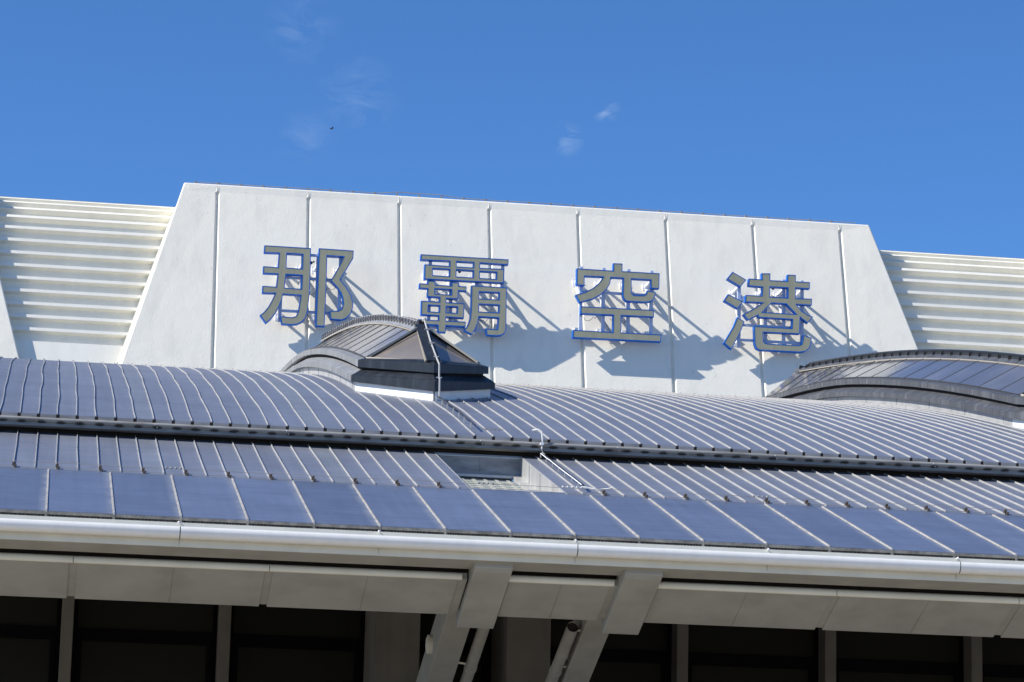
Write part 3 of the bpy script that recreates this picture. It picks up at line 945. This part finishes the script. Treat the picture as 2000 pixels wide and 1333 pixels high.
# ================================================================ sign characters
YL = 155.234
GLYPHS = {
 'na': [[[(10.574, 37.915), (13.009, 37.912), (13.03, 36.509), (13.025, 35.26), (12.959, 34.582), (12.863, 34.162), (12.669, 33.928), (12.446, 33.807), (12.144, 33.759), (11.628, 33.766), (11.531, 34.179), (12.169, 34.164), (12.353, 34.247), (12.46, 34.501), (12.515, 34.919), (12.555, 35.347), (11.652, 35.362), (11.589, 35.047), (11.452, 34.65), (11.264, 34.277), (11.049, 33.981), (10.815, 33.761), (10.486, 34.181), (10.681, 34.347), (10.896, 34.644), (11.084, 35.018), (11.221, 35.378), (10.555, 35.355), (10.559, 35.744), (11.268, 35.739), (11.323, 36.418), (10.558, 36.409), (10.558, 36.794), (11.319, 36.782), (11.35, 37.534), (10.565, 37.508)], [(11.771, 37.55), (12.58, 37.541), (12.577, 36.784), (11.765, 36.788)], [(11.763, 36.423), (12.586, 36.42), (12.577, 35.702), (11.715, 35.713)]], [[(13.421, 37.932), (15.25, 37.913), (15.243, 37.504), (14.926, 36.909), (14.6, 36.316), (14.909, 35.943), (15.177, 35.542), (15.308, 35.133), (15.317, 34.874), (15.236, 34.557), (15.016, 34.285), (14.741, 34.155), (14.156, 34.174), (14.09, 34.606), (14.546, 34.647), (14.72, 34.761), (14.787, 35.025), (14.752, 35.309), (14.64, 35.615), (14.452, 35.89), (14.093, 36.234), (14.323, 36.664), (14.726, 37.54), (13.873, 37.552), (13.883, 36.143), (13.883, 34.999), (13.866, 33.763), (13.399, 33.768), (13.412, 35.803)]]],
 'ha': [[[(18.788, 37.933), (23.461, 37.932), (23.446, 37.629), (21.952, 37.65), (21.946, 37.384), (23.233, 37.403), (23.229, 36.632), (19.005, 36.603), (19.003, 37.406), (20.323, 37.388), (20.316, 37.644), (18.78, 37.623)], [(20.698, 37.65), (21.591, 37.65), (21.589, 37.384), (20.705, 37.385)], [(19.451, 37.203), (20.328, 37.203), (20.321, 36.84), (19.453, 36.841)], [(20.701, 37.212), (21.589, 37.203), (21.581, 36.844), (20.703, 36.845)], [(21.951, 37.198), (22.823, 37.197), (22.819, 36.838), (21.951, 36.839)]], [[(19.176, 36.533), (19.6, 36.532), (19.606, 36.338), (20.456, 36.331), (20.451, 36.529), (20.859, 36.527), (20.855, 36.341), (21.264, 36.339), (21.253, 36.082), (20.836, 36.08), (20.831, 35.634), (20.211, 35.633), (20.208, 35.426), (21.17, 35.425), (21.161, 34.623), (20.217, 34.635), (20.213, 34.437), (21.27, 34.445), (21.26, 34.167), (20.229, 34.175), (20.218, 33.801), (19.799, 33.799), (19.788, 34.171), (18.769, 34.179), (18.774, 34.443), (19.811, 34.436), (19.817, 34.678), (18.884, 34.677), (18.887, 35.437), (19.84, 35.427), (19.841, 35.669), (19.183, 35.674), (19.201, 36.094), (18.747, 36.102), (18.761, 36.368), (19.181, 36.366)], [(19.59, 36.117), (20.458, 36.115), (20.452, 35.85), (19.589, 35.852)], [(19.27, 35.218), (19.845, 35.216), (19.838, 34.881), (19.267, 34.888)], [(20.214, 35.206), (20.79, 35.209), (20.781, 34.887), (20.21, 34.885)]], [[(21.514, 36.415), (23.396, 36.411), (23.418, 34.18), (23.358, 33.956), (23.166, 33.814), (22.884, 33.776), (22.398, 33.779), (22.319, 34.139), (22.941, 34.131), (22.978, 34.749), (21.957, 34.748), (21.913, 34.402), (21.791, 34.088), (21.604, 33.77), (21.174, 33.974), (21.354, 34.238), (21.474, 34.597), (21.515, 35.039)], [(21.949, 36.088), (22.989, 36.104), (22.98, 35.733), (21.944, 35.734)], [(21.952, 35.426), (22.996, 35.433), (22.984, 35.036), (21.949, 35.029)]]],
 'kuu': [[[(29.072, 38.069), (29.571, 38.073), (29.569, 37.662), (31.58, 37.666), (31.573, 36.821), (31.117, 36.817), (31.097, 37.271), (30.07, 37.268), (30.082, 36.489), (30.194, 36.393), (30.724, 36.406), (30.856, 36.489), (30.919, 36.694), (31.385, 36.632), (31.344, 36.384), (31.236, 36.178), (31.06, 36.074), (30.707, 36.036), (29.824, 36.038), (29.681, 36.132), (29.599, 36.327), (29.619, 37.277), (28.957, 37.277), (28.927, 36.955), (28.756, 36.633), (28.452, 36.327), (28.017, 36.057), (27.296, 35.824), (27.069, 36.232), (27.571, 36.408), (27.963, 36.631), (28.266, 36.894), (28.439, 37.126), (28.524, 37.278), (27.546, 37.265), (27.542, 36.762), (27.111, 36.759), (27.108, 37.671), (29.07, 37.659)]], [[(27.352, 35.628), (31.31, 35.652), (31.302, 35.261), (29.549, 35.249), (29.564, 34.337), (31.725, 34.344), (31.699, 33.94), (26.959, 33.908), (26.973, 34.332), (29.102, 34.325), (29.109, 35.242), (27.351, 35.22)]]],
 'kou': [[[(35.545, 37.987), (36.308, 37.584), (35.985, 37.179), (35.235, 37.583)]], [[(35.318, 36.764), (36.124, 36.381), (35.846, 35.976), (35.076, 36.379)]], [[(35.819, 35.528), (36.222, 35.306), (36.112, 34.988), (35.893, 34.486), (35.521, 33.753), (35.096, 34.085), (35.359, 34.544), (35.622, 35.004)]], [[(37.121, 38.0), (37.614, 38.021), (37.607, 37.647), (38.536, 37.657), (38.544, 38.009), (39.007, 38.014), (39.008, 37.663), (39.782, 37.664), (39.774, 37.29), (39.009, 37.303), (39.011, 36.742), (39.902, 36.762), (39.889, 36.398), (39.058, 36.395), (39.328, 36.065), (39.643, 35.882), (39.967, 35.779), (39.667, 35.404), (39.262, 35.703), (39.243, 34.799), (37.238, 34.775), (37.263, 34.295), (37.344, 34.202), (37.478, 34.174), (39.2, 34.181), (39.334, 34.268), (39.387, 34.481), (39.431, 34.76), (39.893, 34.63), (39.85, 34.262), (39.738, 34.01), (39.515, 33.85), (39.201, 33.802), (37.057, 33.794), (36.856, 33.894), (36.765, 34.134), (36.727, 35.09), (38.793, 35.086), (38.814, 35.566), (36.948, 35.571), (36.933, 35.682), (36.399, 35.392), (36.138, 35.703), (36.641, 36.0), (36.952, 36.219), (37.175, 36.38), (36.227, 36.378), (36.278, 36.762), (37.137, 36.767), (37.17, 37.24), (36.409, 37.262), (36.428, 37.667), (37.145, 37.665)], [(37.595, 37.274), (38.56, 37.277), (38.554, 36.738), (37.598, 36.74)], [(37.69, 36.396), (38.497, 36.389), (39.015, 35.877), (37.192, 35.875)]]],
}

def offset_loop(loop, d):
    n = len(loop); area = sum(loop[i][0]*loop[(i+1) % n][1]-loop[(i+1) % n][0]*loop[i][1] for i in range(n))
    return loop, area
def inset(loop, d, outer=True):
    """move a loop inward (outer) or outward (hole) by d"""
    n = len(loop)
    area = sum(loop[i][0]*loop[(i+1) % n][1]-loop[(i+1) % n][0]*loop[i][1] for i in range(n))
    sg = 1 if area > 0 else -1
    if not outer: sg = -sg
    res = []
    for i in range(n):
        p0, p1, p2 = Vector(loop[i-1]), Vector(loop[i]), Vector(loop[(i+1) % n])
        e1 = (p1-p0).normalized(); e2 = (p2-p1).normalized()
        n1 = Vector((-e1.y, e1.x))*sg; n2 = Vector((-e2.y, e2.x))*sg
        b = n1+n2
        if b.length < 1e-4: b = n1
        b.normalize(); k = d/max(.35, b.dot(n1))
        res.append(tuple(p1+b*k))
    return res
def fill(m, loops, y, mi=0):
    flat = [Vector((x, 0, z)) for lp in loops for x, z in lp]
    tri = tessellate_polygon([[Vector((x, z, 0)) for x, z in lp] for lp in loops])
    i = len(m.v); m.v += [(v.x, y, v.z) for v in flat]
    for t in tri: m.f.append(tuple(i+q for q in t)); m.m.append(mi)
def walls(m, loop, y0, y1, mi=0):
    n = len(loop)
    for i in range(n):
        a, b = loop[i], loop[(i+1) % n]
        m.quad((a[0], y0, a[1]), (b[0], y0, b[1]), (b[0], y1, b[1]), (a[0], y1, a[1]), mi=mi)

INFO = {
 'na': ('leftmost blue-edged grey sign character, made of two tall parts side by side', [11.55, 12.64, 13.44, 14.62]),
 'ha': ('densest blue-edged grey sign character with many small openings, right above the left skylight', [19.35, 20.49, 21.85, 23.21]),
 'kuu': ('blue-edged grey sign character ending in two long flat bars, third from the left', [27.43, 28.64, 29.99, 31.23]),
 'kou': ('rightmost blue-edged grey sign character with three separate short strokes at its left', [36.0, 37.45, 38.45, 39.45]),
}
RAILS = {'na': (34.57, 36.35, 37.62), 'ha': (34.12,), 'kuu': (36.52,), 'kou': (34.38, 35.2, 36.7)}
for key in ('na', 'ha', 'kuu', 'kou'):
    comps = GLYPHS[key]; label, posts = INFO[key]
    allx = [p[0] for c_ in comps for p in c_[0]]; allz = [p[1] for c_ in comps for p in c_[0]]
    cx, z0, z1 = (min(allx)+max(allx))/2, min(allz), max(allz)
    t = thing('sign_character', label, 'sign letter', (cx, YL, z0), 'large blue-edged characters standing on the leaning white wall')
    m = MB(); f = MB()
    for c_ in comps:
        ins = [inset(lp, .041, i == 0) for i, lp in enumerate(c_)]
        # rim ring in front, side walls, back, recessed face
        for lp, il in zip(c_, ins):
            n = len(lp)
            for i in range(n):
                j = (i+1) % n
                m.quad((lp[i][0], YL, lp[i][1]), (lp[j][0], YL, lp[j][1]), (il[j][0], YL, il[j][1]), (il[i][0], YL, il[i][1]))
            walls(m, lp, YL, YL+.34); walls(m, il, YL, YL+.012)
        fill(m, c_, YL+.34)
        fill(f, ins, YL+.006)
    m.build('casing', M['blue'], t)
    f.build('letter_face', M['face'], t)
    yb = YL+.34
    m = MB()
    zt_, zb_ = z1-.55, z0+.35
    for x in posts:
        m.box((x-.09, yb+.003, zb_-.15), (x+.09, yb+.15, zt_+.35))
    for zz_ in RAILS[key]:
        m.box((posts[0]-.1, yb+.02, zz_-.07), (posts[-1]+.1, yb+.13, zz_+.07))
    fr = m.build('support_frame', M['bluetube'], t, bevel=.01); recalc(fr)
    for x in posts:
        m = MB()
        za = zt_-.18; wy = wallY(za)
        m.bar((x, yb+.1, za+.02), (x, wy+.02, za), .12, .12)
        m.bar((x, yb+.1, za-1.75), (x, wy, za-.1), .13, .13)
        m.box((x-.20, wy-.08, za-.24), (x+.20, wy+.12, za+.14))
        m.ball((x-.02, wy-.10, za-.02), .13)
        m.build('wall_bracket', M['whitemetal'], t); m = MB()
        zc = zb_+.25; wy = wallY(zc)
        m.bar((x, yb+.1, zc), (x, wy+.02, zc), .12, .12)
        m.box((x-.2, wy-.07, zc-.22), (x+.2, wy+.1, zc+.18))
        m.build('wall_bracket', M['whitemetal'], t)
    m = MB()                                # loose wiring behind the character
    for k in range(4):
        x = random.choice(posts[:3])+random.uniform(.1, .7); z = random.uniform(zb_+.4, zt_-.1)
        pts = []
        for q in range(9):
            pts.append((x+.13*q-.3+random.uniform(-.06, .06), yb+.25+.06*math.sin(q), z-.35*math.sin(q/8*math.pi)+.12*random.uniform(-1, 1)))
        m.tube(pts, .014, 5)
    m.tube([(posts[1], yb+.2, zt_+.1), (posts[1]+.1, yb+.4, z0+1.2), (posts[1]+.5, yb+.35, z0+.5)], .014, 5)
    m.build('wiring', M['bardark'], t)
    m = MB()                                # transformer boxes hung behind
    bx = posts[1]+.45
    m.ball((bx, yb+.25, zt_-.12), .10, n=6); m.ball((bx+.14, yb+.25, zt_-.06), .06, n=6)
    m.build('junction_box', M['bardark'], t)

# ================================================================ lightning conductors
CG = 'lightning conductor cables on the roofs'
def cable(name, label, pts, r, m_, stand=None, extra=None, base=None):
    t = thing(name, label, 'cable', base or pts[0], CG)
    m = MB(); m.tube(pts, r, 6); m.build('cable_run', m_, t)
    if stand: stand(t)
    if extra: extra(t)
    return t
def clampmb(ps, w, h, m_, t, name='clamp'):
    spread(name, m_, t, ps, lambda m, o: m.box((-w/2, -w/2, -h), (w/2, w/2, .03)))
# on top of the walls
yt = wallY(41.87)+.1
top = [(7.0, yt, 41.95)]+[(8.0+2.2*.5*k, yt+random.uniform(-.05, .05), 41.96) for k in range(0, 33)]
top = [(x, y, z+(.12 if 17.2 < x < 20.7 else 0)) for x, y, z in top]
cable('lightning_cable', 'thin dark cable along the top of the central leaning wall', top, .022, M['cable'],
      stand=lambda t: clampmb([(x, yt, 41.97) for x in [7.0+1.2*k for k in range(30)]], .10, .13, M['cable'], t))
m = MB()
for y_, x0_, x1_, lab in ((TOPS, -4.4, 6.0, 'thin dark cable along the top of the left ribbed screen'), (TOPS, 44.4, 58.0, 'thin dark cable along the top of the right ribbed screen')):
    yy_, zz_ = y_[0]+.1, y_[1]+.07
    cable('lightning_cable', lab, [(x0_, yy_, zz_), ((x0_+x1_)/2, yy_, zz_+.01), (x1_, yy_, zz_)], .018, M['cable'],
          stand=lambda t, a=x0_, b=x1_, yy_=yy_, zz_=zz_: clampmb([(a+.2+1.2*k, yy_, zz_) for k in range(int((b-a)/1.2))], .09, .08, M['cable'], t))
# from the skylight prow to the upper gutter
yA, zA, yR, zR = KS[0]
cx_ = AX+.10
pts = [(cx_-.02, yR-.1, zR+.25), (cx_, (yA+yR)/2, (zA+zR)/2+.16), (cx_, yA-.2, zA+.12), (cx_+.02, yA-.75, zA-.2), (cx_+.02, yA-.80, zr(yA)+.62), (cx_+.02, yA-.95, zr(yA)+.55), (cx_+.02, yA-1.0, zr(yA-1)+.12)]
def st1(t):
    spread('clip', M['conduit'], t, [Vector(pts[0]).lerp(Vector(pts[2]), f) for f in (.25, .6, .95)]+[Vector(pts[4])],
           lambda m, o: m.bar((-.09, 0, 0), (.09, 0, 0), .05, .04))
    m = MB(); m.ball(pts[0], .09); m.build('cap', M['conduit'], t)
cable('lightning_conduit', 'grey conduit running down the prow of the left skylight', pts, .030, M['conduit'], stand=st1)
ys_ = [yA-1.0-k*.7 for k in range(15)]
ys_ = [y for y in ys_ if y > 90.6]
pts2 = [(cx_-.02+random.uniform(-.015, .015), y, zr(y)+.20) for y in ys_]
def st2(t):
    clampmb([(p[0]-.03, p[1]+.1, p[2]) for p in pts2[::2]], .04, .16, M['conduit'], t, 'standoff')
    m = MB()
    for k in range(4): m.ball((pts2[-1][0]+.22+.13*k, 90.45, 16.76), .032)
    m.tube([(pts2[-1][0]+.1, 90.45, 16.78), (pts2[-1][0]+.75, 90.45, 16.78)], .012, 5)
    m.build('terminal_row', M['gutter'], t)
cable('lightning_cable', 'dark cable on stand-offs down the upper roof below the left skylight', pts2, .026, M['bardark'], stand=st2)
# white loop over the upper gutter, then down the middle roof
lp = [(14.45, 90.0, 16.72), (14.62, 89.9, 16.74), (14.72, 89.85, 16.66), (14.74, 89.82, 16.4), (14.72, 89.82, 16.15), (14.76, 89.9, 16.02), (14.80, 89.75, 15.95)]
cable('lightning_conduit', 'white bent conduit hooked over the upper gutter beside the roof well', lp, .026, M['whitecable'],
      stand=lambda t: clampmb([(14.72, 89.82, 16.3)], .1, .05, M['whitemetal'], t))
xs_ = 14.76
pts3 = [(xs_+random.uniform(-.012, .012), y, zm(y)+.17) for y in [89.9-.55*k for k in range(14)]]
def st3(t):
    clampmb([(p[0]-.05, p[1], p[2]) for p in pts3[::2]], .03, .12, M['conduit'], t, 'standoff')
    m = MB()
    for k in range(5): m.ball((xs_-.62+.13*k, 82.5, zm(82.5)+.14), .036)
    m.bar((xs_-.66, 82.5, zm(82.5)+.14), (xs_+.1, 82.5, zm(82.5)+.14), .03, .03)
    m.tube([(xs_-.05, 82.7, zm(82.5)+.2), (xs_+.35, 82.5, zm(82.5)+.10), (xs_+.62, 82.45, zm(82.5)+.13), (xs_+.76, 82.45, zm(82.5)+.17)], .026, 6)
    m.build('terminal_row', M['whitecable'], t)
MIDC = cable('lightning_cable', 'white and black cable down the middle roof at the right of the roof well', pts3, .034, M['bardark'], stand=st3)
m_ = MB(); m_.tube([(p[0]-.05, p[1], p[2]+.015) for p in pts3], .016, 5)
m_.build('pale_cable', M['whitemetal'], MIDC)
# along the foot of the middle roof
hx = [X0+.5+.575*k for k in range(int((X1-X0-1)/.575))]
ph = [(x, 82.35, zm(82.35)+.14+.008*math.sin(x*2.1)) for x in hx]
def st4(t):
    ps = [-.891+.575*k+.02 for k in range(-34, 110, 2)]
    ps = [(x, 82.2, zm(82.2)) for x in ps if X0+1 < x < 36 and not WXA-.2 < x < WXB]
    def cl_(m, o):
        m.box((-.045, -.08, .03), (.03, .03, .12)); m.ball((.01, -.06, .11), .035, n=6)
        m.box((.015, -.13, -.02), (.075, -.03, .05)); m.bar((.0, -.05, .02), (.06, -.12, .0), .02, .05)
    spread('clamp', M['bronze'], t, ps, cl_)
    def row(m, o):
        for k in range(4): m.ball((.13*k, 0, 0), .036)
    spread('terminal_row', M['gutter'], t, [(x0, 82.3, zm(82.3)+.16) for x0 in (3.2, 11.75, 19.5, 30.0)], row)
    m = MB()
    m.tube([(x, 82.15, zm(82.15)+.03+.015*math.sin(x*3)) for x in hx], .007, 5); m.build('lower_wire', M['cable'], t)
cable('lightning_cable', 'long horizontal wire clamped along the foot of the middle roof', ph, .007, M['cable'], stand=st4)

# ================================================================ bird
b = thing('bird', 'small dark bird gliding high above the left end of the wall', 'bird', (17.864, 200, 57.249))
m = MB()
P = [Vector((17.864, 200, 57.249))+Vector(q) for q in
     [(-.16, 0, .0), (-.05, -.03, .035), (.06, 0, .03), (.13, 0, .01), (.05, 0, -.035), (-.06, 0, -.04)]]
m.ball(P[0]+Vector((.14, 0, 0)), .05, n=8, sc=(2.0, 1, .8))
m.quad(P[0], P[1], P[1]+Vector((.1, -.02, -.03)), P[0]+Vector((.06, 0, -.035)))
m.quad(P[0]+Vector((.12, 0, .04)), P[0]+Vector((.2, -.25, .09)), P[0]+Vector((.26, -.22, .06)), P[0]+Vector((.2, 0, .02)))
m.quad(P[0]+Vector((.12, 0, .04)), P[0]+Vector((.2, .25, .05)), P[0]+Vector((.26, .22, .03)), P[0]+Vector((.2, 0, .02)))
m.quad(P[0]+Vector((.2, 0, .02)), P[0]+Vector((.31, -.03, .03)), P[0]+Vector((.31, .03, .02)))
m.build('body', M['birdm'], b)
